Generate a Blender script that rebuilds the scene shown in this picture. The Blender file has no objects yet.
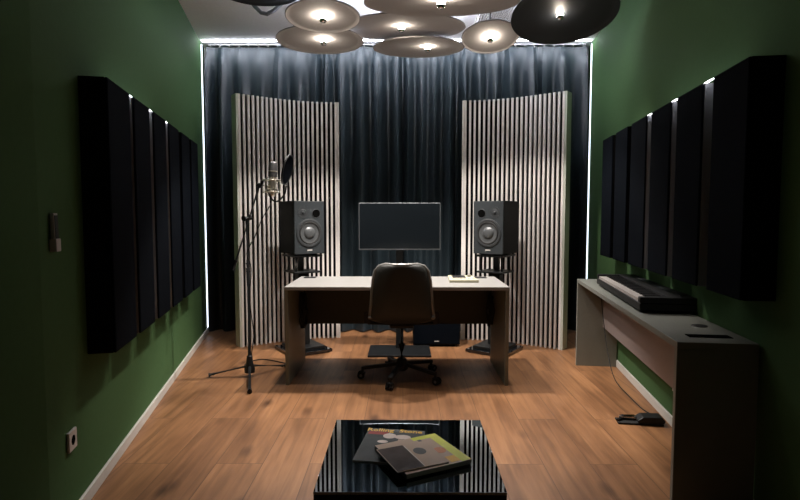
import bpy, bmesh, math, random
from mathutils import Vector, Matrix
random.seed(4)
PI = math.pi
S = bpy.context.scene
COL = S.collection

# ------------------------------------------------------------------ materials
def mat(name, color, rough=0.5, metal=0.0, spec=0.5, coat=0.0, emit=None, estr=0.0, noise=0.0, nscale=40.0, bump=0.0, bscale=200.0, sheen=0.0):
    m = bpy.data.materials.new(name); m.use_nodes = True
    nt = m.node_tree; b = nt.nodes['Principled BSDF']
    b.inputs['Base Color'].default_value = (*color, 1)
    b.inputs['Roughness'].default_value = rough
    b.inputs['Metallic'].default_value = metal
    b.inputs['Specular IOR Level'].default_value = spec
    b.inputs['Coat Weight'].default_value = coat
    b.inputs['Sheen Weight'].default_value = sheen
    if emit:
        b.inputs['Emission Color'].default_value = (*emit, 1)
        b.inputs['Emission Strength'].default_value = estr
    tc = nt.nodes.new('ShaderNodeTexCoord')
    n = nt.nodes.new('ShaderNodeTexNoise'); n.inputs['Scale'].default_value = nscale
    nt.links.new(tc.outputs['Object'], n.inputs['Vector'])
    k = noise if noise else 0.06
    mx = nt.nodes.new('ShaderNodeMix'); mx.data_type = 'RGBA'
    mx.inputs[6].default_value = (*[c * (1 - k) for c in color], 1)
    mx.inputs[7].default_value = (*[min(1, c * (1 + k)) for c in color], 1)
    nt.links.new(n.outputs['Fac'], mx.inputs[0]); nt.links.new(mx.outputs[2], b.inputs['Base Color'])
    if bump:
        n2 = nt.nodes.new('ShaderNodeTexNoise'); n2.inputs['Scale'].default_value = bscale
        nt.links.new(tc.outputs['Object'], n2.inputs['Vector'])
        bp = nt.nodes.new('ShaderNodeBump'); bp.inputs['Strength'].default_value = bump; bp.inputs['Distance'].default_value = 0.004
        nt.links.new(n2.outputs['Fac'], bp.inputs['Height']); nt.links.new(bp.outputs['Normal'], b.inputs['Normal'])
    return m

def wood_floor():
    m = bpy.data.materials.new('oak_planks'); m.use_nodes = True
    nt = m.node_tree; b = nt.nodes['Principled BSDF']; N = nt.nodes.new; L = nt.links.new
    tc = N('ShaderNodeTexCoord'); sep = N('ShaderNodeSeparateXYZ'); L(tc.outputs['Object'], sep.inputs[0])
    com = N('ShaderNodeCombineXYZ'); L(sep.outputs[1], com.inputs[0]); L(sep.outputs[0], com.inputs[1])
    br = N('ShaderNodeTexBrick'); L(com.outputs[0], br.inputs['Vector'])
    br.inputs['Scale'].default_value = 1; br.inputs['Brick Width'].default_value = 1.7; br.inputs['Row Height'].default_value = 0.24
    br.inputs['Mortar Size'].default_value = 0.0016; br.inputs['Mortar Smooth'].default_value = 0.1; br.offset = 0.37; br.offset_frequency = 2
    br.inputs['Color1'].default_value = (0, 0, 0, 1); br.inputs['Color2'].default_value = (1, 1, 1, 1); br.inputs['Mortar'].default_value = (0.5, 0.5, 0.5, 1)
    # grain stretched along the plank, shifted for every plank
    sc = N('ShaderNodeVectorMath'); sc.operation = 'MULTIPLY'; sc.inputs[1].default_value = (1.8, 30, 1); L(com.outputs[0], sc.inputs[0])
    ad = N('ShaderNodeVectorMath'); ad.operation = 'ADD'; L(sc.outputs[0], ad.inputs[0])
    sh = N('ShaderNodeVectorMath'); sh.operation = 'SCALE'; sh.inputs['Scale'].default_value = 17; L(br.outputs['Color'], sh.inputs[0]); L(sh.outputs[0], ad.inputs[1])
    g = N('ShaderNodeTexNoise'); g.inputs['Scale'].default_value = 1; g.inputs['Detail'].default_value = 6; g.inputs['Distortion'].default_value = 0.6; L(ad.outputs[0], g.inputs['Vector'])
    sc2 = N('ShaderNodeVectorMath'); sc2.operation = 'MULTIPLY'; sc2.inputs[1].default_value = (1.3, 4.5, 1); L(com.outputs[0], sc2.inputs[0])
    ad2 = N('ShaderNodeVectorMath'); ad2.operation = 'ADD'; L(sc2.outputs[0], ad2.inputs[0]); L(sh.outputs[0], ad2.inputs[1])
    g2 = N('ShaderNodeTexNoise'); g2.inputs['Scale'].default_value = 1.2; g2.inputs['Detail'].default_value = 3; L(ad2.outputs[0], g2.inputs['Vector'])
    cr = N('ShaderNodeValToRGB'); e = cr.color_ramp.elements
    e[0].position = 0.08; e[0].color = (0.13, 0.060, 0.027, 1); e[1].position = 0.92; e[1].color = (0.45, 0.230, 0.108, 1)
    x = e.new(0.5); x.color = (0.31, 0.150, 0.068, 1)
    L(g.outputs['Fac'], cr.inputs[0])
    cr2 = N('ShaderNodeValToRGB'); e = cr2.color_ramp.elements
    e[0].position = 0.3; e[0].color = (0.62, 0.58, 0.56, 1); e[1].position = 0.7; e[1].color = (1.1, 1.1, 1.1, 1)
    L(g2.outputs['Fac'], cr2.inputs[0])
    m1 = N('ShaderNodeMix'); m1.data_type = 'RGBA'; m1.blend_type = 'MULTIPLY'; m1.inputs[0].default_value = 1; L(cr.outputs[0], m1.inputs[6]); L(cr2.outputs[0], m1.inputs[7])
    # plank to plank tone
    cr3 = N('ShaderNodeValToRGB'); e = cr3.color_ramp.elements
    e[0].color = (0.84, 0.82, 0.80, 1); e[1].color = (1.12, 1.12, 1.1, 1); L(br.outputs['Color'], cr3.inputs[0])
    m2 = N('ShaderNodeMix'); m2.data_type = 'RGBA'; m2.blend_type = 'MULTIPLY'; m2.inputs[0].default_value = 1; L(m1.outputs[2], m2.inputs[6]); L(cr3.outputs[0], m2.inputs[7])
    # knots
    v = N('ShaderNodeTexVoronoi'); v.inputs['Scale'].default_value = 1
    sc3 = N('ShaderNodeVectorMath'); sc3.operation = 'MULTIPLY'; sc3.inputs[1].default_value = (1.9, 4.2, 1); L(com.outputs[0], sc3.inputs[0]); L(sc3.outputs[0], v.inputs['Vector'])
    kr = N('ShaderNodeValToRGB'); e = kr.color_ramp.elements; e[0].position = 0.02; e[0].color = (0.22, 0.18, 0.16, 1); e[1].position = 0.20; e[1].color = (1, 1, 1, 1); L(v.outputs['Distance'], kr.inputs[0])
    m3 = N('ShaderNodeMix'); m3.data_type = 'RGBA'; m3.blend_type = 'MULTIPLY'; m3.inputs[0].default_value = 0.95; L(m2.outputs[2], m3.inputs[6]); L(kr.outputs[0], m3.inputs[7])
    # seams
    m4 = N('ShaderNodeMix'); m4.data_type = 'RGBA'; L(br.outputs['Fac'], m4.inputs[0]); L(m3.outputs[2], m4.inputs[6]); m4.inputs[7].default_value = (0.10, 0.05, 0.025, 1)
    L(m4.outputs[2], b.inputs['Base Color'])
    b.inputs['Roughness'].default_value = 0.42; b.inputs['Specular IOR Level'].default_value = 0.4
    bp = N('ShaderNodeBump'); bp.inputs['Strength'].default_value = 0.12; bp.inputs['Distance'].default_value = 0.003; L(g.outputs['Fac'], bp.inputs['Height']); L(bp.outputs['Normal'], b.inputs['Normal'])
    return m

M = {
 'floor': wood_floor(),
 'green': mat('green_wall_paint', (0.066, 0.128, 0.054), 0.75, spec=0.03, bump=0.05, bscale=90),
 'ceiling': mat('white_ceiling_paint', (0.84, 0.82, 0.84), 0.9, spec=0.2),
 'dark_wall': mat('dark_rear_paint', (0.04, 0.05, 0.045), 0.8),
 'skirting': mat('white_skirting_paint', (0.62, 0.60, 0.56), 0.45),
 'curtain': mat('slate_blue_velvet', (0.017, 0.028, 0.036), 0.46, spec=0.62, sheen=0.0, noise=0.2, nscale=300),
 'panel_fabric': mat('midnight_acoustic_fabric', (0.0035, 0.0050, 0.0080), 0.95, spec=0.03, bump=0.3, bscale=500),
 'led_edge': mat('edge_light_diffuser', (0.8, 0.85, 0.9), 0.5, emit=(0.9, 0.92, 1.0), estr=13),
 'panel_frame_lit': mat('lit_grey_panel_edge', (0.26, 0.26, 0.28), 0.8, spec=0.3),  # grey stands in for light falling into the gaps between panels
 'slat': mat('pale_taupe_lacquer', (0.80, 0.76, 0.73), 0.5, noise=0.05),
 'slat_end_bounce': mat('green_bounce_lacquer', (0.52, 0.54, 0.47), 0.5),  # green cast reflected from the wall is put into this colour
 'slat_back': mat('black_felt', (0.006, 0.006, 0.007), 0.95, spec=0.1),
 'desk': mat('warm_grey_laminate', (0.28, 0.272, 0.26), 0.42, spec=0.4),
 'desk_shade': mat('shaded_desk_laminate', (0.19, 0.185, 0.15), 0.45, spec=0.35),  # desktop laminate again, darkened for the shade on the legs
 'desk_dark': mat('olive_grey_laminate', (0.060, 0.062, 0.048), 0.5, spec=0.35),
 'console': mat('grey_console_laminate', (0.20, 0.205, 0.18), 0.45, spec=0.4),
 'console_inner': mat('rosy_grey_console_laminate', (0.26, 0.21, 0.20), 0.5),
 'black': mat('matt_black_plastic', (0.009, 0.009, 0.010), 0.5, spec=0.35),
 'black_metal': mat('black_coated_metal', (0.009, 0.010, 0.011), 0.38, spec=0.4),
 'gloss_black': mat('gloss_black_lacquer', (0.006, 0.007, 0.009), 0.08, coat=0.6),
 'glass_top': mat('smoked_mirror_glass', (0.42, 0.47, 0.50), 0.012, metal=1.0),
 'rubber': mat('black_rubber', (0.01, 0.01, 0.01), 0.8),
 'leather': mat('black_leather', (0.014, 0.0145, 0.012), 0.6, bump=0.25, bscale=260),
 'leather_rim_lit': mat('lit_edge_leather', (0.16, 0.155, 0.145), 0.35),  # paler leather, paints the light caught by the chair rim
 'spk_side': mat('black_ash_veneer', (0.004, 0.004, 0.005), 0.6, spec=0.2),
 'spk_front': mat('charcoal_baffle', (0.020, 0.025, 0.029), 0.5),
 'cone': mat('silver_grey_speaker_cone', (0.085, 0.09, 0.095), 0.4, metal=0.3),
 'ring': mat('dark_surround', (0.03, 0.033, 0.036), 0.35),
 'silver': mat('brushed_nickel', (0.80, 0.76, 0.66), 0.32, metal=0.85),
 'chrome': mat('chrome', (0.75, 0.75, 0.76), 0.12, metal=1.0),
 'steel': mat('dull_grey_steel', (0.25, 0.25, 0.26), 0.4, metal=0.8),
 'screen': mat('switched_off_screen', (0.006, 0.008, 0.010), 0.16, spec=0.6),
 'bezel': mat('graphite_bezel', (0.16, 0.17, 0.18), 0.35, metal=0.5),
 'cream': mat('cream_plastic', (0.50, 0.47, 0.34), 0.5),
 'white': mat('white_plastic', (0.55, 0.52, 0.50), 0.45),
 'ivory': mat('piano_key_white', (0.62, 0.57, 0.54), 0.3),
 'felt': mat('grey_pendant_felt', (0.42, 0.405, 0.41), 0.85, spec=0.2, bump=0.1, bscale=300),
 'felt_black': mat('black_pendant_felt', (0.012, 0.015, 0.019), 0.6, spec=0.4),
 'bulb': mat('glowing_bulb_glass', (1, 0.9, 0.75), 0.3, emit=(1.0, 0.86, 0.70), estr=165),
 'led_fill': mat('cool_fill_diffuser', (0.8, 0.85, 0.9), 0.5, emit=(0.84, 0.90, 1.0), estr=125),
 'led_side': mat('cool_led_diffuser_dim', (0.8, 0.85, 0.9), 0.5, emit=(0.80, 0.88, 1.0), estr=2.6),
 'led': mat('cool_led_diffuser', (0.8, 0.85, 0.9), 0.5, emit=(0.86, 0.90, 1.0), estr=60),
 'paper': mat('magazine_paper', (0.6, 0.57, 0.52), 0.5),
 'mag_grey': mat('grey_magazine_cover', (0.11, 0.12, 0.125), 0.2, spec=0.7, noise=0.3, nscale=14),
 'mag_red': mat('dull_red_cover_ink', (0.42, 0.10, 0.09), 0.25),
 'mag_yellow': mat('yellow_title_ink', (0.95, 0.55, 0.04), 0.4),
 'mag_skin': mat('pale_cover_photo_ink', (0.8, 0.66, 0.62), 0.35, noise=0.3, nscale=20),
 'mag_brown': mat('kraft_brown_cover', (0.58, 0.42, 0.31), 0.35, noise=0.15, nscale=18),
 'mag_lime': mat('lime_cover_ink', (0.75, 0.80, 0.06), 0.4),
 'mag_orange': mat('orange_cover_ink', (0.6, 0.2, 0.06), 0.4),
 'mag_ink': mat('black_cover_ink', (0.015, 0.02, 0.018), 0.4),
 'mag_photo': mat('grey_cover_photo', (0.16, 0.135, 0.13), 0.14, spec=0.8, noise=0.35, nscale=22),
 'slot': mat('dark_recess', (0.003, 0.003, 0.003), 0.95, spec=0.0),
}

# ------------------------------------------------------------------ mesh helpers
def frame_from(d):
    d = Vector(d).normalized()
    a = Vector((0, 0, 1)) if abs(d.z) < 0.95 else Vector((1, 0, 0))
    u = d.cross(a).normalized(); v = u.cross(d).normalized()
    return u, v

class MB:
    def __init__(s): s.v = []; s.f = []
    def add(s, vs, fs):
        o = len(s.v); s.v += [tuple(p) for p in vs]; s.f += [[i + o for i in f] for f in fs]; return s
    def box(s, c, d, rz=0, mtx=None):
        x, y, z = [k / 2 for k in d]
        m = mtx or (Matrix.Translation(c) @ Matrix.Rotation(rz, 4, 'Z'))
        vs = [m @ Vector(p) for p in ((-x,-y,-z),(x,-y,-z),(x,y,-z),(-x,y,-z),(-x,-y,z),(x,-y,z),(x,y,z),(-x,y,z))]
        return s.add(vs, [[0,3,2,1],[4,5,6,7],[0,1,5,4],[1,2,6,5],[2,3,7,6],[3,0,4,7]])
    def b2(s, a, b):  # box from min corner to max corner
        return s.box([(a[i] + b[i]) / 2 for i in range(3)], [abs(b[i] - a[i]) for i in range(3)])
    def bar(s, p, q, w, h):  # rectangular bar from p to q
        p, q = Vector(p), Vector(q); u, v = frame_from(q - p); vs = []
        for e in (p, q):
            for a, b in ((-1,-1),(1,-1),(1,1),(-1,1)): vs.append(e + u * a * w / 2 + v * b * h / 2)
        return s.add(vs, [[0,1,2,3],[7,6,5,4],[0,4,5,1],[1,5,6,2],[2,6,7,3],[3,7,4,0]])
    def tube(s, pts, r, seg=10):
        pts = [Vector(p) for p in pts]; n = len(pts)
        rs = r if isinstance(r, (list, tuple)) else [r] * n
        vs = []; fs = []; u = None
        for i, p in enumerate(pts):
            d = (pts[min(i + 1, n - 1)] - pts[max(i - 1, 0)]).normalized()
            if u is None: u, v = frame_from(d)
            else:
                u = (u - d * u.dot(d)).normalized(); v = d.cross(u)
            for k in range(seg):
                a = 2 * PI * k / seg; vs.append(p + (u * math.cos(a) + v * math.sin(a)) * rs[i])
        for i in range(n - 1):
            for k in range(seg):
                a = i * seg + k; b = i * seg + (k + 1) % seg
                fs.append([a, b, b + seg, a + seg])
        fs.append(list(range(seg))[::-1]); fs.append([(n - 1) * seg + k for k in range(seg)])
        return s.add(vs, fs)
    def lathe(s, prof, mtx=None, seg=32):  # prof: (r,z) pairs
        m = mtx or Matrix.Identity(4); vs = []; fs = []; rings = []
        for r, z in prof:
            if r < 1e-6: rings.append([len(vs)]); vs.append(m @ Vector((0, 0, z)))
            else:
                rings.append(list(range(len(vs), len(vs) + seg)))
                for k in range(seg):
                    a = 2 * PI * k / seg; vs.append(m @ Vector((r * math.cos(a), r * math.sin(a), z)))
        for A, B in zip(rings, rings[1:]):
            for k in range(seg):
                j = (k + 1) % seg
                if len(A) == 1 and len(B) == 1: continue
                if len(A) == 1: fs.append([A[0], B[j], B[k]])
                elif len(B) == 1: fs.append([A[k], A[j], B[0]])
                else: fs.append([A[k], A[j], B[j], B[k]])
        return s.add(vs, fs)
    def prism(s, poly, z0, z1, mtx=None):
        m = mtx or Matrix.Identity(4); n = len(poly)
        vs = [m @ Vector((x, y, z0)) for x, y in poly] + [m @ Vector((x, y, z1)) for x, y in poly]
        return s.add(vs, [list(range(n))[::-1], [n + i for i in range(n)]] + [[i, (i + 1) % n, n + (i + 1) % n, n + i] for i in range(n)])
    def grid(s, P):  # P[i][j] points
        n, k = len(P), len(P[0]); vs = [p for r in P for p in r]
        return s.add(vs, [[i * k + j, i * k + j + 1, (i + 1) * k + j + 1, (i + 1) * k + j] for i in range(n - 1) for j in range(k - 1)])
    def build(s, name, m, parent=None, smooth=False, bevel=0, solid=0, subsurf=0, label=None):
        me = bpy.data.meshes.new(name); me.from_pydata(s.v, [], s.f)
        bm = bmesh.new(); bm.from_mesh(me); bmesh.ops.recalc_face_normals(bm, faces=bm.faces); bm.to_mesh(me); bm.free()
        me.materials.append(M[m] if isinstance(m, str) else m)
        if smooth:
            me.polygons.foreach_set('use_smooth', [True] * len(me.polygons))
            try: me.set_sharp_from_angle(angle=math.radians(40))
            except Exception: pass
        o = bpy.data.objects.new(name, me); COL.objects.link(o)
        if parent: o.parent = parent
        if solid:
            k = o.modifiers.new('thickness', 'SOLIDIFY'); k.thickness = solid; k.offset = 0
        if subsurf:
            k = o.modifiers.new('smooth', 'SUBSURF'); k.levels = subsurf; k.render_levels = subsurf
        if bevel:
            k = o.modifiers.new('edge', 'BEVEL'); k.width = bevel; k.segments = 2; k.limit_method = 'ANGLE'; k.angle_limit = 0.7
        if label: o['label'] = label
        return o

def thing(name, label, cat, loc=(0,0,0), rz=0, group=None):
    o = bpy.data.objects.new(name, None); COL.objects.link(o); o.empty_display_size = 0.1
    o.location = loc; o.rotation_euler = (0, 0, rz)
    o['label'] = label; o['category'] = cat
    if group: o['group'] = group
    return o
def tag(o, label, cat, group=None):
    o['label'] = label; o['category'] = cat
    if group: o['group'] = group
    return o
def struct(o): o['kind'] = 'structure'; return o
def dup(root, loc, rz, label):
    r = root.copy(); COL.objects.link(r); r.location = loc; r.rotation_euler = (0, 0, rz); r['label'] = label
    for ch in list(root.children):
        c = ch.copy(); COL.objects.link(c); c.parent = r
        for g in list(ch.children):
            d = g.copy(); COL.objects.link(d); d.parent = c
    return r
def text_mesh(s, size, m, parent, mtx, name, width=None):
    cu = bpy.data.curves.new(name, 'FONT'); cu.body = s; cu.size = size; cu.extrude = 0.0003; cu.align_x = 'CENTER'; cu.align_y = 'CENTER'; cu.resolution_u = 2
    cu.offset = size * 0.02
    t = bpy.data.objects.new('tmp', cu); COL.objects.link(t)
    dg = bpy.context.evaluated_depsgraph_get(); me = bpy.data.meshes.new_from_object(t.evaluated_get(dg))
    bpy.data.objects.remove(t); me.name = name
    me.transform(mtx); me.materials.clear(); me.materials.append(M[m])
    o = bpy.data.objects.new(name, me); COL.objects.link(o); o.parent = parent; return o

# ------------------------------------------------------------------ room shell
H = 3.07
LX, LY, LK = -2.112, 5.9, -0.2002       # left wall line: x = LX + LK*(y-LY)
RX, RY, RK = 1.987, 6.025, 0.129        # right wall line
lx = lambda y: LX + LK * (y - LY)
rx = lambda y: RX + RK * (y - RY)
YB = 6.12; YF = -1.3; YJ = 2.03
c = [(lx(YB), YB), (rx(YB), YB), (rx(YF), YF), (lx(YJ) + .22, YF), (lx(YJ), YJ)]
big = [(lx(YB) - .12, YB + .12), (rx(YB) + .12, YB + .12), (rx(YB) + .12, YF - .12), (lx(YB) - .12, YF - .12)]
struct(MB().prism(big, -0.1, 0).build('floor', 'floor'))
struct(MB().prism(big, H, H + 0.1).build('ceiling', 'ceiling'))
def wallseg(name, p, q, m, out):
    p, q = Vector(p), Vector(q); n = Vector(out) * 0.1
    poly = [tuple(p), tuple(q), tuple(q + n), tuple(p + n)]
    return struct(MB().prism(poly, 0, H).build(name, m))
nL = Vector((-1, LK)).normalized(); nR = Vector((1, -RK)).normalized()
wallseg('wall_left', (lx(YB), YB), c[4], 'green', nL)
wallseg('wall_left_front', c[4], c[3], 'green', (-1, 0))
wallseg('wall_right', (rx(YB), YB), c[2], 'green', nR)
wallseg('wall_back', (lx(YB), YB), (rx(YB), YB), 'ceiling', (0, 1))
wallseg('wall_front', c[3], c[2], 'dark_wall', (0, -1))
# skirting boards
def skirt(name, p, q, inn):
    p, q = Vector(p), Vector(q); n = Vector(inn) * 0.014
    return struct(MB().prism([tuple(p), tuple(q), tuple(q + n), tuple(p + n)], 0, 0.058).build(name, 'skirting', bevel=0.003))
skirt('baseboard_left', (lx(5.93), 5.93), (lx(YJ + .02), YJ + .02), -nL)
skirt('baseboard_right', (rx(5.93), 5.93), (rx(YF), YF), -nR)

# frames running along the walls (s = distance from the far corner towards the camera, n = distance off the wall)
dL = Vector((LK, 1)).normalized(); dR = Vector((RK, 1)).normalized()
angL = math.atan2(-dL.x, dL.y); angR = math.atan2(-dR.x, dR.y)    # rotation that turns +Y onto the wall direction
def onL(s, n=0): p = Vector((LX, LY)) + dL * s - nL * n; return (p.x, p.y)
def onR(s, n=0): p = Vector((RX, RY)) + dR * s - nR * n; return (p.x, p.y)

# ------------------------------------------------------------------ LED strips round the curtain wall
o = MB().b2((lx(5.85) + .03, 5.845, H - .012), (rx(5.85) - .03, 5.857, H)).build('led_strip', 'led')
tag(o, 'thin cool white light strip on the ceiling along the top of the curtains', 'light strip')
o = MB().b2((lx(5.93) + .004, 5.915, .06), (lx(5.93) + .012, 5.93, H - .02)).build('led_strip', 'led_side')
tag(o, 'upright cool white light strip in the left corner beside the curtain', 'light strip')
o = MB().b2((rx(5.93) - .012, 5.915, .06), (rx(5.93) - .004, 5.93, H - .02)).build('led_strip', 'led_side')
tag(o, 'upright cool white light strip in the right corner beside the curtain', 'light strip')

def fill_bar(x, y, w, label, dz=.105):  # bars added to light the curtain and ceiling, hidden behind the dishes
    r = thing('added_fill_bar', label, 'ceiling light', (x, y, H), 0, 'added cool fill bars above the pendants')
    MB().b2((-w, -.014, -dz - .02), (w, .014, -dz)).build('diffuser', 'led_fill', r)
    for sx in (-w * .9, w * .9): MB().tube([(sx, 0, -dz), (sx, 0, 0)], .003, 6).build('hanger', 'steel', r)
fill_bar(.14, 4.90, .30, 'longest added cool fill bar under the ceiling, above the wide middle dish pendant', .14)
fill_bar(-.64, 4.45, .13, 'short added cool fill bar under the ceiling, above the two left dish pendants', .23)
fill_bar(1.20, 4.72, .07, 'short added cool fill bar under the ceiling, behind the big black pendant', .23)
# ------------------------------------------------------------------ curtains
def curtain(x0, x1, seed, label, yoff=0.0):
    rnd = random.Random(seed); W = x1 - x0
    nf = int(W / 0.17); xs = [0.0]
    for i in range(nf): xs.append(xs[-1] + rnd.uniform(.6, 1.45))
    xs = [a / xs[-1] for a in xs]; amp = [rnd.choice((rnd.uniform(.3, .5), rnd.uniform(.75, 1.0), rnd.uniform(.8, 1.05))) for _ in xs]; lean = [rnd.uniform(-.35, .35) for _ in xs]
    rows = [3.052, 3.02, 2.97, 2.93, 2.86, 2.75, 2.55, 2.2, 1.8, 1.3, .8, .4, .15, .012]
    P = []
    per = 10
    for z in rows:
        t = (3.052 - z) / 3.04; r = []
        k = 0.35 + 0.65 * min(1, t * 7)
        for i in range(nf):
            for j in range(per if i < nf - 1 else per + 1):
                u = j / per; x = xs[i] + (xs[i + 1] - xs[i]) * (u + .07 * math.sin(2 * PI * u) * min(1, t * 12))
                w = amp[i] * (1 - u) + amp[i + 1] * u; ln = lean[i] * (1 - u) + lean[i + 1] * u
                y = (.2 - 1.2 * (.5 + .5 * math.cos(2 * PI * u)) ** 1.8) * 0.13 * w * k
                if t > .1: y += 0.005 * math.sin(2 * PI * u * 2 + ln * 9) * min(1, (t - .1) * 3)
                if t < 0.03: y = y * 0.6 + 0.003 * math.sin(x * W * 180)
                xx = x0 + x * W + 0.03 * ln * t * math.sin(PI * x)
                r.append((xx, 6.03 + yoff + y + 0.012 * math.sin(t * 5 + xs[i] * 9), z))
        P.append(r)
    root = thing('curtain', label, 'curtain', (0, 0, 0), 0, 'curtains on the far wall')
    MB().grid(P).build('drape', 'curtain', root, smooth=True)
    n = int(W / 0.1)
    for i in range(n):
        x = x0 + (i + .5) * W / n; MB().box((x, 5.985 + yoff, 3.052), (.006, .008, .028)).build('glider', 'white', root)
curtain(lx(5.98) + .04, 0.66, 5, 'dark slate curtain left of the overlap, covering most of the far wall')
curtain(0.62, rx(5.98) - .035, 9, 'dark slate curtain right of the overlap, behind the right slatted panel', 0.0)
tag(MB().b2((lx(5.9) + .05, 5.97, 3.056), (rx(5.9) - .05, 6.0, H)).build('curtain_track', 'steel'), 'slim grey ceiling track carrying the dark curtains', 'curtain rail')

# ------------------------------------------------------------------ wall acoustic panels
def acoustic(s, w, z0, z1, side, label, group, idx):
    t = .12 if side == 'L' else .135
    x, y = (onL if side == 'L' else onR)(s + w / 2)
    sg = 1 if side == 'L' else -1
    r = thing('acoustic_panel', label, 'acoustic panel', (x, y, z0), angL if side == 'L' else angR, group)
    h = z1 - z0
    MB().b2((0, -w/2, 0), (sg * (t - .012), w/2, h)).build('frame', 'panel_frame_lit' if 0 < idx < 4 else 'slat_back', r, bevel=.002)  # sides of the middle panels coloured lighter as if lit, the rest black
    MB().b2((sg * (t - .012), -w/2, 0), (sg * t, w/2, h)).build('fabric_front', 'panel_fabric', r, bevel=.006)
    return r
namesL = ['nearest the camera and largest in view on the left wall', 'second from the camera on the left wall', 'third from the camera on the left wall',
          'fourth from the camera on the left wall', 'second from the curtain on the left wall', 'nearest the curtain on the left wall']
for i, s in enumerate((-3.505, -3.08, -2.66, -2.24, -1.82, -1.42)):
    acoustic(s, .35 if i == 0 else .32, .648, 1.885, 'L', 'black fabric acoustic panel, ' + namesL[i], 'black acoustic panels on the left wall', i)
namesR = ['nearest the camera, above the near end of the console desk', 'second from the camera on the right wall', 'third from the camera on the right wall',
          'fourth from the camera on the right wall', 'second from the curtain on the right wall', 'nearest the curtain on the right wall']
for i, s in enumerate((-3.84, -3.385, -2.95, -2.51, -2.08, -1.645)):
    acoustic(s, .335, .93, 1.90, 'R', 'black fabric acoustic panel, ' + namesR[i], 'black acoustic panels on the right wall', i)

def edge_strip(fn, s0, s1, n, z, ang, label):
    x, y = fn((s0 + s1) / 2, n)
    tag(MB().box((0, 0, .002), (.006, s1 - s0, .004)).build('edge_light', 'led_edge'), label, 'light strip').location = (x, y, z)
    bpy.data.objects[[o.name for o in bpy.data.objects if o.name.startswith('edge_light')][-1]].rotation_euler = (0, 0, ang)
edge_strip(onL, -3.2, -2.2, .10, 1.8855, angL, 'hair thin light strip on top of the left wall acoustic panels')
edge_strip(onR, -3.52, -2.48, .115, 1.9005, angR, 'hair thin light strip on top of the right wall acoustic panels')
# ------------------------------------------------------------------ curved slatted diffusers
base = [(-1.545, 5.262), (-1.403, 5.365), (-1.202, 5.51), (-.938, 5.635), (-.670, 5.685)]
def catmull(pts, n):
    P = [Vector(p) for p in pts]; P = [P[0] * 2 - P[1]] + P + [P[-1] * 2 - P[-2]]; out = []
    for i in range(1, len(P) - 2):
        for k in range(n):
            t = k / n; a, b, c_, d = P[i-1], P[i], P[i+1], P[i+2]
            out.append(0.5 * ((2*b) + (c_ - a) * t + (2*a - 5*b + 4*c_ - d) * t*t + (-a + 3*b - 3*c_ + d) * t**3))
    out.append(P[-2]); return out
def diffuser(mirror, label):
    pts = catmull(base, 12)
    if mirror: pts = [Vector((-p.x - .060, p.y - .085)) for p in pts]
    c0 = pts[0]; org = Vector((c0.x, c0.y, 0))
    root = thing('slatted_diffuser', label, 'acoustic diffuser', org, 0, 'curved slatted diffusers flanking the desk')
    pts = [p - c0 for p in pts]; HT = 2.405
    L = [0]
    for a, b in zip(pts, pts[1:]): L.append(L[-1] + (b - a).length)
    tot = L[-1]
    def at(s):
        s = max(0, min(tot, s))
        for i in range(len(L) - 1):
            if s <= L[i+1] + 1e-9:
                k = (s - L[i]) / (L[i+1] - L[i]); p = pts[i].lerp(pts[i+1], k)
                a = pts[max(0, i-1)]; b = pts[min(len(pts)-1, i+2)]; return p, (b - a).normalized()
    def nrm(t):  # pointing to the rear
        n = Vector((-t.y, t.x)); return n if n.y > 0 else -n
    # backing board
    front = []; rear = []
    for i in range(31):
        p, t = at(tot * i / 30); n = nrm(t); front.append(p + n * .020); rear.append(p + n * .075)
    MB().prism([tuple(p) for p in front + rear[::-1]], .012, HT - .012).build('backing_board', 'slat_back', root)
    N = 22
    for i in range(N):
        s = .011 + (tot - .022) * i / (N - 1); p, t = at(s); n = nrm(t)
        w = .0205; q = [p - t * w/2, p + t * w/2, p + t * w/2 + n * .022, p - t * w/2 + n * .022]
        MB().prism([tuple(a) for a in q], 0, HT).build('slat', 'slat', root)
    for s, sg in ((0, -1), (tot, 1)):   # end cheeks
        p, t = at(s); n = nrm(t)
        q = [p + t * sg * .001, p + t * sg * .021, p + t * sg * .021 + n * .12, p + t * sg * .001 + n * .12]
        MB().prism([tuple(a) for a in q], 0, HT).build('end_cheek', 'slat_end_bounce' if sg < 0 else 'slat', root)
diffuser(False, 'curved floor standing slatted panel behind the microphone and left speaker')
diffuser(True, 'curved floor standing slatted panel behind the right speaker, nearer the console desk')

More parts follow.
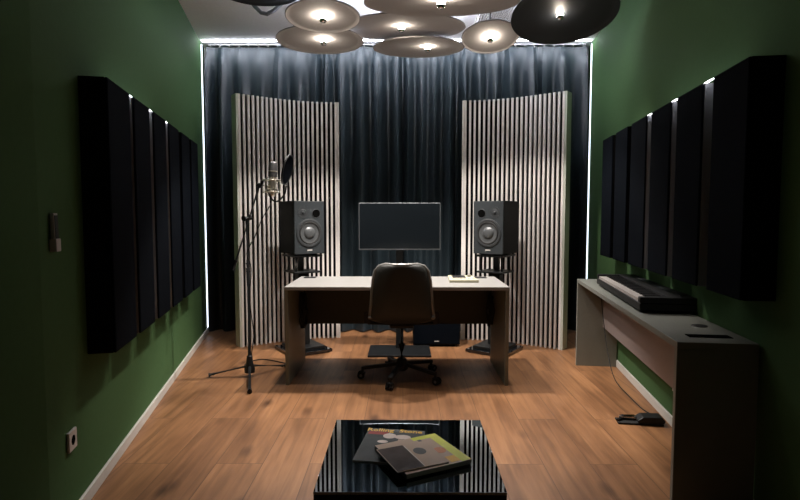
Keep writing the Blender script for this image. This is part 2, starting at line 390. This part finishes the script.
# ------------------------------------------------------------------ desk
XL, XR, Y0, Y1, DT = -.880, .788, 4.07, 4.77, .742
cx = (XL + XR) / 2; W = XR - XL
r = thing('studio_desk', 'wide grey studio desk in the middle with solid panel legs', 'desk', (cx, 4.42, 0))
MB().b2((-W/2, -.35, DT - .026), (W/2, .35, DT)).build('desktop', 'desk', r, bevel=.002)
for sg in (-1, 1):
    MB().b2((sg * (W/2 - .028), -.345, 0), (sg * (W/2 - .002), .35, DT - .026)).build('leg_panel', 'desk_shade', r, bevel=.0015)
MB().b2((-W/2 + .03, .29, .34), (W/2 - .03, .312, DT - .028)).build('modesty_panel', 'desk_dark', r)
for sx in (-.74, .70):
    g = MB(); g.box((sx, .25, DT + .003), (.10, .07, .006)); g.build('cable_grommet', 'black', r, bevel=.002)
for sg, lab in ((-1, 'black cable bundle hanging inside the left leg of the desk'), (1, 'black cable bundle hanging inside the right leg of the desk')):
    x = sg * (W/2 - .065) + cx
    q = thing('cable_bundle', lab, 'cables', (x, 4.54, .507), 0, 'cable bundles under the desk')
    rnd = random.Random(3 + sg); m = MB()
    for k in range(7):
        a = rnd.uniform(.05, .085); b = rnd.uniform(.11, .15); dx = rnd.uniform(-.02, .02)
        pts = [(dx + .006 * math.sin(3*u), a * math.sin(u) + rnd.uniform(-.004, .004), -.02 + b * math.cos(u)) for u in [2 * PI * i / 20 for i in range(21)]]
        m.tube(pts, .007, 6)
    m.build('cable_loops', 'rubber', q, smooth=True)
    MB().tube([(0, .0, .09), (0, .0, .209)], .008, 8).build('hook', 'black_metal', q)
    MB().box((0, 0, -.03), (.045, .10, .05)).build('cable_tie', 'black', q, bevel=.01)

# small cream controller on the desk
r = thing('desk_controller', 'small cream control unit lying on the right side of the desk', 'controller', (.48, 4.50, DT), 0.0)
MB().prism([(-.115, -.17), (.115, -.17), (.10, .17), (-.10, .17)], 0, .022).build('body', 'cream', r, bevel=.004)
MB().b2((-.075, -.02, .022), (.03, .12, .028)).build('display', 'black', r, bevel=.001)
MB().lathe([(0, .04), (.014, .04), (.017, .022), (0, .022)], Matrix.Translation((.065, .06, 0)), 16).build('dial', 'silver', r, smooth=True)
m = MB()
for i in range(6): m.box((-.08 + i * .032, -.10, .025), (.02, .03, .006))
m.build('buttons', 'white', r)

# ------------------------------------------------------------------ office chair
r = thing('office_chair', 'black leather office chair with a rounded back, pushed under the desk', 'chair', (-.010, 4.27, 0))
prof = [(.20, .50), (.14, .468), (.02, .455), (-.10, .457), (-.19, .475), (-.245, .53), (-.265, .61), (-.275, .71), (-.285, .81), (-.292, .88), (-.294, .915), (-.294, .93)]
hw =   [.215, .232, .242, .247, .252, .250, .240, .232, .222, .205, .175, .12]
P = []
for (y, z), w in zip(prof, hw):
    row = []; w *= .925; z -= .022 * max(0, (z - .5) / .43)
    for j in range(13):
        u = -1 + 2 * j / 12; e = abs(u) ** 2.4
        if z > .49 and y < 0: row.append((w * u, y + .075 * e, z))
        else: row.append((w * u, y, z + .03 * e))
    P.append(row)
MB().grid(P).build('seat_shell', 'leather', r, smooth=True, solid=.034, subsurf=1)
edge = [P[i][0] for i in range(4, 12)] + [P[11][j] for j in range(1, 12)] + [P[i][12] for i in range(11, 3, -1)]
MB().tube(edge, .0175, 8).build('edge_highlight', 'leather_rim_lit', r, smooth=True)  # highlight along the back edge, drawn as a lighter tube
MB().b2((-.09, -.12, .415), (.09, .10, .445)).build('mechanism', 'black_metal', r, bevel=.008)
for sg in (-1, 1):
    m = MB(); m.bar((sg * .08, -.02, .432), (sg * .262, -.04, .44), .04, .014); m.bar((sg * .262, -.07, .445), (sg * .262, -.07, .53), .02, .05)
    m.build('side_bracket', 'black', r, bevel=.004)
MB().tube([(0, 0, .10), (0, 0, .27)], .028, 18).build('gas_lift', 'black_metal', r, smooth=True)
MB().tube([(0, 0, .26), (0, 0, .42)], .017, 18).build('piston', 'black_metal', r, smooth=True)
MB().lathe([(0, .155), (.034, .155), (.05, .12), (.05, .075), (.03, .06), (0, .06)], None, 20).build('hub', 'black', r, smooth=True)
for k in range(5):
    a = math.radians(-106 + 72 * k); ux, uy = math.cos(a), math.sin(a)
    MB().bar((ux * .03, uy * .03, .115), (ux * .31, uy * .31, .082), .036, .026).build('base_arm', 'black', r, bevel=.006)
    ct = MB().lathe([(0, .09), (.010, .09), (.010, .055), (.024, .05), (.024, .042), (0, .042)], Matrix.Translation((ux * .305, uy * .305, 0)), 12).build('caster', 'black', r)
    px, py = ux * .318, uy * .318
    for sg in (-1, 1):
        n = Vector((-uy, ux, 0)); c0 = Vector((px, py, .028)) + n * sg * .016
        MB().tube([c0 - n * .008, c0 + n * .008], .028, 18).build('wheel', 'rubber', ct, smooth=True)
    n = Vector((-uy, ux, 0))
    for sg in (-1, 1):
        c0 = Vector((px, py, .028)) + n * sg * .0245; MB().tube([c0 - n * .001, c0 + n * .001], .011, 14).build('wheel_cap', 'steel', ct)

# ------------------------------------------------------------------ monitor on a floor stand
r = thing('monitor', 'large switched-off monitor on a floor stand behind the desk', 'monitor', (-.031, 5.10, 0))
arc = lambda u, off: (u * .372, off - .018 * u * u)
n = 16
def slab(w, o0, o1, z0, z1):
    a = [(u * w, o0 - .020 * (u * w / .372) ** 2) for u in [-1 + 2 * i / n for i in range(n + 1)]]
    b = [(u * w, o1 - .020 * (u * w / .372) ** 2) for u in [-1 + 2 * i / n for i in range(n + 1)]]
    return a + b[::-1]
MB().prism(slab(.373, -.012, .022, 0, 0), .95, 1.382).build('housing', 'bezel', r, bevel=.003)
MB().prism(slab(.366, -.0145, -.010, 0, 0), .965, 1.377).build('screen', 'screen', r)
MB().b2((-.03, -.018, .952), (.03, -.013, .958)).build('badge', 'steel', r)
MB().b2((-.06, .022, 1.09), (.06, .07, 1.24)).build('mount_plate', 'black_metal', r, bevel=.004)
MB().b2((-.035, .045, .02), (.035, .09, 1.22)).build('column', 'black_metal', r, bevel=.006)
MB().b2((-.285, -.215, 0), (.285, .185, .02)).build('base_plate', 'black_metal', r, bevel=.004)
# the base is boxed with a raised rim towards the desk

# subwoofer
r = thing('subwoofer', 'black subwoofer box on the floor behind the desk, right of the chair', 'speaker', (.325, 5.50, 0))
MB().b2((-.225, -.21, .02), (.225, .21, .42)).build('cabinet', 'spk_side', r, bevel=.006)
MB().b2((-.218, -.218, .03), (.218, -.21, .41)).build('grille', 'panel_fabric', r, bevel=.003)
MB().b2((-.022, -.221, .052), (.022, -.218, .060)).build('badge', 'white', r)
for sx in (-.18, .18):
    for sy in (-.16, .16): MB().lathe([(0, .02), (.02, .02), (.02, 0), (0, 0)], Matrix.Translation((sx, sy, 0)), 12).build('foot', 'rubber', r)

# ------------------------------------------------------------------ studio speakers and their stands
TOE = math.radians(34)
def speaker(x, y, z, rz, inner, label):
    # front baffle faces local -Y ; inner = +1 when the port sits at local +X
    r = thing('studio_speaker', label, 'speaker', (x, y, z), rz, 'studio monitor speakers on stands')
    w, h, d = .29, .478, .34
    MB().b2((-w/2, -d/2 + .02, 0), (w/2, d/2, h)).build('cabinet', 'spk_side', r, bevel=.003)
    MB().b2((-w/2, -d/2, 0), (w/2, -d/2 + .02, h)).build('baffle', 'spk_front', r, bevel=.004)
    F = lambda px, pz, off=0: Matrix.Translation((px, -d/2 - off, pz)) @ Matrix.Rotation(PI/2, 4, 'X')   # local +z -> -Y
    MB().lathe([(.098, 0), (.128, 0), (.128, .006), (.118, .010), (.106, .008), (.098, .002)], F(0, .19), 40).build('woofer_ring', 'ring', r, smooth=True)
    MB().lathe([(.104, .004), (.098, .012), (.090, .010), (.086, .003)], F(0, .19), 40).build('surround', 'rubber', r, smooth=True)
    MB().lathe([(.088, .005), (.078, .0035), (.058, .0015), (.052, .001)], F(0, .19), 40).build('cone', 'cone', r, smooth=True)
    MB().lathe([(.056, .001), (.050, .008), (.036, .015), (.018, .019), (0, .020)], F(0, .19), 40).build('dust_cap', 'cone', r, smooth=True)
    tx = -inner * .062; pxx = inner * .065
    MB().lathe([(0, .002), (.052, .002), (.052, 0), (0, 0)], F(tx, .375), 32).build('tweeter_plate', 'ring', r)
    MB().lathe([(0, .013), (.010, .011), (.015, .003), (.028, .004), (.032, .002)], F(tx, .375), 24).build('tweeter_dome', 'ring', r, smooth=True)
    MB().lathe([(.036, .001), (.038, .004), (.041, .003), (.042, 0)], F(pxx, .365), 28).build('port_flare', 'ring', r, smooth=True)
    MB().lathe([(0, .0015), (.037, .0015), (.037, 0), (0, 0)], F(pxx, .365), 28).build('port_hole', 'slot', r)
    MB().b2((-.025, -d/2 - .002, .030), (.025, -d/2, .040)).build('badge', 'white', r)
    MB().b2((-.03, -d/2 - .0015, .018), (-.015, -d/2, .023)).build('indicator', 'steel', r)
    return r
def stand(x, y, rz, h, label):
    r = thing('speaker_stand', label, 'speaker stand', (x, y, 0), rz, 'speaker stands')
    MB().b2((-.20, -.21, .008), (.20, .21, .034)).build('base_plate', 'gloss_black', r, bevel=.004)
    MB().b2((-.15, -.16, .034), (.15, .16, .062)).build('raised_plinth', 'black_metal', r, bevel=.004)
    for sx in (-.17, .17):
        for sy in (-.18, .18): MB().tube([(sx, sy, 0), (sx, sy, .010)], .014, 10).build('foot', 'rubber', r)
    MB().b2((-.055, -.04, .062), (.055, .06, .74)).build('column', 'black_metal', r, bevel=.01)
    MB().b2((-.13, -.13, .74), (.13, .13, .757)).build('lower_plate', 'black_metal', r, bevel=.003)
    for sx in (-.10, .10):
        for sy in (-.09, .09): MB().tube([(sx, sy, .757), (sx, sy, h - .03)], .012, 12).build('rod', 'black_metal', r, smooth=True)
    MB().b2((-.022, .02, .757), (.022, .05, h - .03)).build('spine', 'black_metal', r)
    MB().b2((-.135, -.15, h - .03), (.135, .15, h - .012)).build('top_plate', 'black_metal', r, bevel=.003)
    for sx in (-.10, .10): MB().tube([(sx, -.02, h - .012), (sx, -.02, h)], .03, 12).build('pad', 'rubber', r)
    return r
fx = Vector((math.sin(TOE), -math.cos(TOE)))       # facing of the left speaker
pl = Vector((-.842, 5.0)) - fx * .17; pr = Vector((.765, 5.0)) - Vector((-fx.x, fx.y)) * .17
HS = .919
speaker(pl.x, pl.y, HS, TOE, 1, 'black studio speaker on the left stand, beside the microphone')
speaker(pr.x, pr.y, HS, -TOE, -1, 'black studio speaker on the right stand, right of the screen')
stand(pl.x, pl.y, TOE, HS, 'black speaker stand left of the desk under the left speaker')
stand(pr.x, pr.y, -TOE, HS, 'black speaker stand right of the desk under the right speaker')

# ------------------------------------------------------------------ microphone stand, microphone, pop filter
bx, by = -1.208, 4.30
r = thing('microphone_stand', 'tall black boom stand on a tripod left of the desk', 'microphone stand', (bx, by, 0))
MB().lathe([(0, .11), (.016, .17), (.022, .165), (.028, .11), (.042, .06), (.040, .035), (0, .03)], None, 16).build('tripod_hub', 'black', r, smooth=True)
for (ex, ey) in ((-.300, -.02), (.112, -.41), (.22, .24)):
    d = Vector((ex, ey)); e = d.normalized()
    lg = MB().tube([(e.x * .02, e.y * .02, .085), (ex, ey, .022)], .010, 10).build('leg', 'black_metal', r, smooth=True)
    MB().tube([(ex * .93, ey * .93, .024), (ex * 1.05, ey * 1.05, .018)], [.012, .018], 10).build('rubber_foot', 'rubber', lg, smooth=True)
MB().tube([(0, 0, .12), (0, 0, .86)], .016, 12).build('lower_tube', 'black_metal', r, smooth=True)
MB().tube([(0, 0, .83), (0, 0, .90)], .019, 12).build('height_collar', 'black', r, smooth=True)
MB().tube([(0, 0, .88), (-.005, 0, 1.25)], .012, 12).build('upper_tube', 'black_metal', r, smooth=True)
MB().tube([(-.02, -.025, 1.245), (.012, .03, 1.255)], .024, 14).build('clutch', 'black', r, smooth=True)
b0 = Vector((-.10, -.02, .875)); b1 = Vector((.105, -.02, 1.50))
MB().tube([b0, b1], .010, 12).build('boom', 'black_metal', r, smooth=True)
MB().tube([b0 - (b1 - b0).normalized() * .03, b0 + (b1 - b0).normalized() * .05], .015, 12).build('counterweight', 'black', r, smooth=True)
MB().lathe([(0, .012), (.016, .012), (.018, -.012), (0, -.012)], Matrix.Translation(b1) @ Matrix.Rotation(PI/2, 4, 'X'), 14).build('boom_joint', 'black', r)
# microphone
mx, my = -1.010, 4.28
r = thing('condenser_microphone', 'silver large condenser microphone in a shock mount at the boom end', 'microphone', (mx, my, 1.434))
T = Matrix.Rotation(math.radians(4), 4, 'Y')
MB().lathe([(0, -.02), (.020, -.02), (.028, -.012), (.030, .0), (.030, .13), (0, .13)], T, 28).build('body', 'silver', r, smooth=True)
MB().lathe([(.026, .13), (.033, .132), (.034, .15), (.034, .215), (.028, .238), (.012, .248), (0, .25)], T, 28).build('grille', 'steel', r, smooth=True, label='grey mesh grille head')
MB().lathe([(.0335, .168), (.0365, .170), (.0365, .176), (.0335, .178)], T, 28).build('grille_band', 'silver', r, smooth=True)
sh = MB()
for z, rr in ((.015, .062), (.105, .066)):
    sh.tube([(rr * math.cos(a), rr * math.sin(a), z) for a in [2 * PI * i / 24 for i in range(25)]], .006, 8)
for k in range(6):
    a = 2 * PI * k / 6; sh.tube([(.062 * math.cos(a), .062 * math.sin(a), .015), (.066 * math.cos(a), .066 * math.sin(a), .105)], .004, 6)
sm = sh.build('shock_mount', 'silver', r, smooth=True)
el = MB()
for k in range(8):
    a = 2 * PI * k / 8 + .3
    for z in (.015, .105): el.tube([(.062 * math.cos(a), .062 * math.sin(a), z), (.029 * math.cos(a + .4), .029 * math.sin(a + .4), z + .02)], .0025, 6)
el.build('elastic', 'rubber', sm)
MB().tube([(-.062, 0, .06), (-.075, .0, .075), (-.062, 0, .105)], .012, 10).build('swivel', 'black', r, smooth=True)
MB().tube([(0, 0, -.05), (0, 0, -.015)], .011, 12).build('connector', 'steel', r, smooth=True)
# cable
pts = [(mx, my, 1.392), (mx - .015, my - .01, 1.34), (mx - .07, my - .03, 1.24), (mx - .13, my - .03, 1.10), (mx - .19, my - .03, .98), (bx + .03, by - .02, .86), (bx + .016, by - .02, .6), (bx + .03, by + .02, .35), (bx + .012, by + .03, .2), (bx - .03, by + .12, .04), (bx - .09, by + .2, .008), (bx - .13, by + .35, .006), (bx - .03, by + .5, .006), (bx + .22, by + .36, .006)]
sp = catmull([(p[0], p[1]) for p in pts], 5); zz = catmull([(p[2], 0) for p in pts], 5)
tag(MB().tube([(a.x, a.y, max(.006, b.x)) for a, b in zip(sp, zz)], .0042, 8).build('microphone_cable', 'rubber', smooth=True), 'thin black microphone cable running down the boom stand to the floor', 'cable')
# pop filter
r = thing('pop_filter', 'round black pop filter on a curved arm right of the microphone', 'pop filter', (-.868, 4.25, 1.485))
R2 = Matrix.Rotation(math.radians(-12), 4, 'Z') @ Matrix.Rotation(math.radians(14), 4, 'Y') @ Matrix.Rotation(math.radians(97), 4, 'Z') @ Matrix.Rotation(PI/2, 4, 'X')
R2 = Matrix.Translation((-.012, 0, .13)) @ R2
MB().lathe([(.108, -.006), (.118, -.006), (.118, .006), (.108, .006), (.108, -.006)], R2, 40).build('rim', 'black_metal', r, smooth=True)
MB().lathe([(0, -.0015), (.110, -.0015), (.110, .0015), (0, .0015)], R2, 40).build('mesh_screen', 'panel_fabric', r)
g = catmull([(-.03, .02), (-.045, -.05), (-.095, -.105), (-.14, -.095), (-.175, -.02)], 6)
MB().tube([(p.x + 0.01, .0, p.y) for p in g], .006, 8).build('gooseneck', 'black_metal', r, smooth=True)
MB().tube([(-.165, -.0, -.02), (-.165, .0, .012)], .012, 10).build('clamp', 'silver', r, smooth=True)

# ------------------------------------------------------------------ console desk on the right wall
s0, s1 = -3.755, -1.415; Lc = s1 - s0; x, y = onR((s0 + s1) / 2, .012)
r = thing('console_desk', 'long narrow grey console desk along the right wall', 'desk', (x, y, 0), angR)
D = .327; HC = .735
MB().b2((-D, -Lc/2, HC - .03), (0, Lc/2, HC)).build('desktop', 'console', r, bevel=.002)
for sy in (-1, 1):
    a, b = sorted((sy * (Lc/2 - .03), sy * Lc/2)); MB().b2((-D, a, 0), (0, b, HC - .03)).build('leg_panel', 'console', r, bevel=.0015)
MB().b2((-.115, -Lc/2 + .03, .335), (-.095, Lc/2 - .03, HC - .03)).build('modesty_panel', 'console_inner', r)
MB().lathe([(0, .004), (.034, .004), (.038, .001), (.038, 0), (0, 0)], Matrix.Translation((-.10, -Lc/2 + .37, HC)), 24).build('cable_grommet', 'black', r)
MB().b2((-.24, -Lc/2 + .10, HC), (-.06, -Lc/2 + .16, HC + .003)).build('cable_slot', 'slot', r)
MB().b2((-.135, -Lc/2 + .55, .34), (-.116, -Lc/2 + .60, .352)).build('catch', 'white', r)

# stage piano
ang = math.atan2(-(1.492 - 1.308), 4.251 - 3.04)
r = thing('stage_piano', 'black stage piano with white keys on the console desk', 'keyboard', (1.545, 3.62, HC), ang + .0)
Lp = 1.22; hp = Lp / 2; x0, x1 = -.150, .150
for sx in (-.11, .11):
    for sy in (-.5, .5): MB().lathe([(0, .012), (.014, .012), (.014, 0), (0, 0)], Matrix.Translation((sx, sy, 0)), 10).build('foot', 'rubber', r)
MB().b2((x0, -hp, .012), (x1, hp, .055)).build('body', 'black', r, bevel=.006)
for sy in (-1, 1):
    a, b = sorted((sy * hp, sy * (hp - .045))); MB().b2((x0, a, .055), (x1, b, .088)).build('end_block', 'black', r, bevel=.006)
MB().prism([(x0 + .145, .055), (x1, .055), (x1, .088), (x0 + .155, .088)], -(hp - .045), hp - .045, Matrix.Rotation(PI/2, 4, 'X')).build('control_panel', 'black', r)
MB().b2((x0 + .22, -.32, .088), (x0 + .25, .40, .0895)).build('panel_strip', 'spk_front', r)
wk = MB(); nk = 52; kw = (Lp - .09) / nk
for i in range(nk): wk.b2((x0 + .008, -hp + .045 + i * kw + .0006, .055), (x0 + .143, -hp + .045 + (i + 1) * kw - .0006, .073))
wk.build('white_keys', 'ivory', r)
bk = MB()
for i in range(nk - 1):
    if i % 7 in (0, 1, 3, 4, 5): bk.b2((x0 + .058, -hp + .045 + (i + 1) * kw - .0055, .073), (x0 + .143, -hp + .045 + (i + 1) * kw + .0055, .083))
bk.build('black_keys', 'black', r)
MB().b2((x1 - .06, -hp + .1, .088), (x1 - .02, -hp + .22, .094)).build('adapter_socket', 'black', r)

# pedal
r = thing('sustain_pedal', 'black sustain pedal with a metal lever on the floor by the console', 'pedal', (1.465, 3.35, 0), math.radians(-8))
MB().b2((-.145, -.055, 0), (.12, .035, .012)).build('base_plate', 'rubber', r, bevel=.003)
MB().prism([(-.03, .012), (.12, .012), (.13, .03), (.11, .052), (.0, .05), (-.03, .03)], -.035, .055, Matrix.Rotation(PI/2, 4, 'X')).build('housing', 'black', r, bevel=.005)
MB().prism([(-.125, .022), (-.03, .026), (-.03, .036), (-.12, .032)], -.035, .005, Matrix.Rotation(PI/2, 4, 'X')).build('lever', 'chrome', r, bevel=.003)
MB().tube([(-.10, .02, .030), (-.145, -.03, .016)], .010, 8).build('bumper', 'black', r)
wy = lambda s, n: onR(s, n)
cp = [(*wy(-1.50, .17), .70), (*wy(-1.56, .155), .45), (*wy(-1.72, .15), .2), (*wy(-1.95, .15), .05), (*wy(-2.2, .12), .007), (*wy(-2.5, .10), .007), (1.60, 3.42, .007), (1.585, 3.35, .025)]
sp = catmull([(p[0], p[1]) for p in cp], 6); zz = catmull([(p[2], 0) for p in cp], 6)
tag(MB().tube([(a.x, a.y, max(.006, b.x)) for a, b in zip(sp, zz)], .0035, 8).build('pedal_cable', 'rubber', smooth=True), 'thin black cable dropping from under the console to the pedal', 'cable')

# ------------------------------------------------------------------ wall fittings on the left wall
def leftfit(s, z): x, y = onL(s); return (x, y, z)
r = thing('remote_control', 'small remote control in a white holder on the left wall', 'remote control', leftfit(-3.84, 1.135), angL)
MB().b2((0, -.022, 0), (.026, .022, .05)).build('holder', 'white', r, bevel=.003)
MB().prism([(.004, .012), (.020, .012), (.018, .148), (.004, .148)], -.018, .018, Matrix.Rotation(PI/2, 4, 'X')).build('handset', 'white', r, bevel=.002)
MB().prism([(.020, .05), (.0222, .05), (.0202, .14), (.018, .14)], -.014, .014, Matrix.Rotation(PI/2, 4, 'X')).build('keypad', 'black', r)
r = thing('wall_socket', 'white power socket low on the left wall', 'socket', leftfit(-3.735, .345), angL)
MB().b2((0, -.042, -.042), (.012, .042, .042)).build('cover_plate', 'white', r, bevel=.004)
MB().lathe([(0, .0135), (.017, .0135), (.021, .012), (.021, .0), (0, 0)], Matrix.Rotation(PI/2, 4, 'Y'), 20).build('socket_well', 'slot', r)

# ------------------------------------------------------------------ coffee table with magazines
TZ = .35
r = thing('coffee_table', 'low black coffee table with a mirror-like glass top in front', 'table', (.024, 2.130, 0))
tw, td = .325, .328
MB().b2((-tw, -td, TZ - .010), (tw, td, TZ)).build('glass_top', 'glass_top', r, bevel=.0015)
MB().b2((-tw + .001, -td + .001, TZ - .05), (tw - .001, td - .001, TZ - .010)).build('top_frame', 'black', r)
for sx in (-1, 1):
    for sy in (-1, 1):
        MB().box((sx * (tw - .025), sy * (td - .025), (TZ - .05) / 2), (.045, .045, TZ - .05)).build('leg', 'black', r, bevel=.002)
MB().b2((-tw + .05, -td + .05, .08), (tw - .05, td - .05, .10)).build('lower_shelf', 'black', r)

def mag(name, label, cpos, a, w, h, t, m):
    r = thing(name, label, 'magazine', cpos, a, 'magazines on the coffee table')
    MB().b2((-w/2 + .001, -h/2 + .001, .0006), (w/2 - .001, h/2 - .001, t - .0006)).build('pages', 'paper', r)
    MB().b2((-w/2, -h/2, t - .0008), (w/2, h/2, t)).build('cover', m, r)
    MB().b2((-w/2, -h/2, 0), (w/2, h/2, .0006)).build('back_cover', 'mag_ink', r)
    MB().b2((-w/2 - .0006, -h/2, 0), (-w/2, h/2, t)).build('spine', 'mag_ink', r)
    return r
def patch(r, name, m, x0, y0, x1, y1, t, e=.0004):
    return MB().b2((x0, y0, t), (x1, y1, t + e)).build(name, m, r)
def ell(r, name, m, cx, cy, a, b, t, rot=0):
    return MB().prism([(cx + a * math.cos(u) * math.cos(rot) - b * math.sin(u) * math.sin(rot), cy + a * math.cos(u) * math.sin(rot) + b * math.sin(u) * math.cos(rot)) for u in [2 * PI * i / 24 for i in range(24)]], t, t + .0005).build(name, m, r)
t1 = .006
r = mag('magazine', 'grey glossy magazine with a yellow title, flat on the glass', (-.047, 2.173, TZ), math.radians(-8), .243, .318, t1, 'mag_grey')
patch(r, 'title_band', 'mag_red', -.115, .095, -.03, .125, t1)
patch(r, 'title_band', 'mag_ink', -.121, .125, .12, .158, t1)
text_mesh('Rolling', .042, 'mag_yellow', r, Matrix.Translation((-.068, .140, t1 + .0009)), 'title_text')
text_mesh('Stone', .042, 'mag_yellow', r, Matrix.Translation((.062, .140, t1 + .0009)), 'title_text')
ell(r, 'cover_photo', 'mag_skin', -.02, .085, .028, .026, t1)
ell(r, 'cover_photo', 'mag_skin', .035, .080, .034, .022, t1)
ell(r, 'cover_photo', 'mag_skin', -.04, .025, .022, .014, t1)
patch(r, 'cover_photo', 'mag_brown', .02, -.02, .115, .055, t1)
t2 = .018
a2 = math.atan2(-.135 + .0, -.242) + PI    # long edge of the brown magazine
r = mag('magazine', 'thick brown magazine with a lime strip, under the smallest one', (.0725, 2.0625, TZ + t1), math.radians(27), .272, .272, t2, 'mag_brown')
patch(r, 'lime_strip', 'mag_lime', .095, -.134, .135, .135, t2)
patch(r, 'lime_strip', 'mag_lime', .02, .105, .095, .135, t2)
patch(r, 'lime_strip', 'mag_yellow', .055, -.125, .095, -.075, t2)
ell(r, 'cover_photo', 'mag_orange', .070, -.015, .024, .026, t2)
patch(r, 'cover_photo', 'mag_ink', .035, -.04, .05, .105, t2)
t3 = .005
r = mag('magazine', 'small brown magazine with a dark glossy photo, topmost of the pile', (.033, 2.021, TZ + t1 + t2), math.radians(24), .205, .205, t3, 'mag_brown')
patch(r, 'cover_photo', 'mag_photo', -.100, -.100, .005, .098, t3)
ell(r, 'cover_photo', 'mag_ink', .045, .025, .024, .030, t3)
patch(r, 'cover_photo', 'slat', .006, -.098, .009, .09, t3)

# ------------------------------------------------------------------ pendant lamps
def pendant(cxp, cy, cz, R, tilt, black, lit, label, off=(0, 0), power=1.0, cone=92):
    r = thing('pendant_lamp', label, 'pendant lamp', (cxp, cy, cz), 0, 'round dish pendant lamps')
    A = Matrix.Rotation(-math.radians(tilt), 4, 'X')
    fm = 'felt_black' if black else 'felt'
    k = R * .035
    prof = [(0, .006)] + [(R * u, .006 - k * u * u) for u in (.15, .3, .45, .6, .75, .88, .96)] + [(R, .0 - k), (R + .001, -k - .008), (R - .006, -k - .009)] + [(R * u, -.002 - k * u * u) for u in (.94, .85, .7, .5, .3, .15)] + [(0, -.002)]
    MB().lathe(prof, A, 56).build('dish_shade', fm, r, smooth=True)
    B = A @ Matrix.Translation((off[0], off[1], 0))
    MB().lathe([(0, .0), (.011, .0), (.011, -.009), (0, -.009)], B, 16).build('socket', 'chrome', r)
    bl = MB().lathe([(0, -.008), (.016, -.010), (.022, -.018), (.025, -.028), (.025, -.032)], B, 20).build('bulb', 'bulb' if lit else 'steel', r, smooth=True)
    MB().lathe([(.025, -.032), (.024, -.044), (.016, -.054), (0, -.058)], B, 20).build('mirrored_cap', 'chrome', bl, smooth=True)
    top = A @ Vector((0, 0, .006))
    MB().tube([top, (0, 0, .10), (0, 0, H - cz - .03)], .006, 8).build('rod', 'black_metal', r)
    MB().lathe([(0, 0), (.05, 0), (.05, -.03), (0, -.03)], Matrix.Translation((0, 0, H - cz)), 24).build('ceiling_rose', 'steel' if not black else 'black_metal', r)
    if lit:
        ld = bpy.data.lights.new('bulb_light', 'SPOT'); ld.energy = 86 * power; ld.color = (1, .92, .84)
        ld.spot_size = math.radians(cone); ld.spot_blend = .35; ld.shadow_soft_size = .035
        lo = bpy.data.objects.new('bulb_light', ld); COL.objects.link(lo); lo.parent = r
        lo.location = B @ Vector((0, 0, -.095))
        lo.rotation_euler = (0, 0, 0)
    return r
pendant(-.564, 4.0, 2.677, .262, 6, False, True, 'round grey dish pendant above and in front of the leftmost lit dish', power=.8)
pendant(-.674, 4.6, 2.701, .352, 1, False, True, 'leftmost lit grey dish pendant, hanging over the left slatted panel', (.03, 0), cone=104, power=1.2)
pendant(.007, 4.5, 2.772, .485, -6, False, True, 'wide grey dish pendant in the middle of the lit cluster', (-.02, 0), power=2.7, cone=84)
pendant(.138, 5.05, 2.775, .405, -4, False, True, 'grey dish pendant hanging closest to the curtain, bulb above the screen', (.08, 0), power=.2, cone=76)
pendant(.233, 3.5, 2.595, .475, -10, False, True, 'largest grey dish pendant at the top edge, nearest the camera', power=.15)
pendant(.704, 4.6, 2.718, .232, 16, False, True, 'smallest grey dish pendant, beside the big black one', cone=104, power=1.2)
pendant(1.186, 4.2, 2.76, .385, 15, True, True, 'big black dish pendant at upper right with a lit bulb', (-.03, 0), power=.3)
pendant(-1.02, 4.0, 2.865, .30, 0, True, False, 'black dish pendant at upper left with its bulb off')
# bent tube and clamp lamp near the left black pendant
ob = MB().tube([(-1.235, 4.45, H), (-1.215, 4.45, 2.97), (-1.16, 4.45, 2.90), (-1.11, 4.45, 2.852), (-1.065, 4.45, 2.842), (-1.01, 4.45, 2.87), (-.935, 4.45, 2.935), (-.89, 4.45, 3.0), (-.87, 4.45, H)], .016, 10).build('bent_tube', 'bezel', smooth=True)
tag(ob, 'grey bent tube looping below the left black pendant', 'tube')
r = thing('ceiling_spotlight', 'small grey unlit ceiling spotlight left of the lit dishes', 'ceiling light', (-.86, 4.55, H))
MB().tube([(0, 0, -.17), (0, 0, 0)], .012, 8).build('stem', 'steel', r)
MB().lathe([(0, 0), (.045, 0), (.045, -.015), (0, -.015)], None, 20).build('ceiling_plate', 'steel', r)
MB().lathe([(0, -.16), (.03, -.16), (.042, -.18), (.042, -.25), (.025, -.27), (0, -.27)], None, 20).build('housing', 'bezel', r, smooth=True)
MB().lathe([(0, -.268), (.018, -.268), (.022, -.29), (.012, -.31), (0, -.312)], None, 16).build('lamp_tip', 'chrome', r, smooth=True)
# ribbed white vent
r = thing('ceiling_vent', 'white ribbed ceiling vent between the smallest grey and the black pendant', 'ceiling vent', (.86, 5.06, H))
MB().b2((-.19, -.38, -.012), (.19, .38, 0)).build('backing', 'skirting', r)
m = MB()
for i in range(18): m.b2((-.18 + i * .0205, -.36, -.035), (-.172 + i * .0205, .36, -.012))
m.build('ribs', 'ceiling', r)

# ------------------------------------------------------------------ camera, view
cam = bpy.data.cameras.new('camera'); cam.sensor_width = 36; cam.lens = 36 * 555 / 800
co = bpy.data.objects.new('camera', cam); COL.objects.link(co); co.location = (0, 0, 1.28)
co.rotation_euler = (PI/2 - math.atan(36/555), 0, math.atan(3/555)); S.camera = co
w = bpy.data.worlds.new('world'); S.world = w; w.use_nodes = True
w.node_tree.nodes['Background'].inputs[0].default_value = (.02, .022, .025, 1)
S.view_settings.view_transform = 'Standard'; S.view_settings.look = 'None'; S.view_settings.gamma = 1; S.view_settings.exposure = 0
try: S.view_settings.use_curve_mapping = False
except Exception: pass
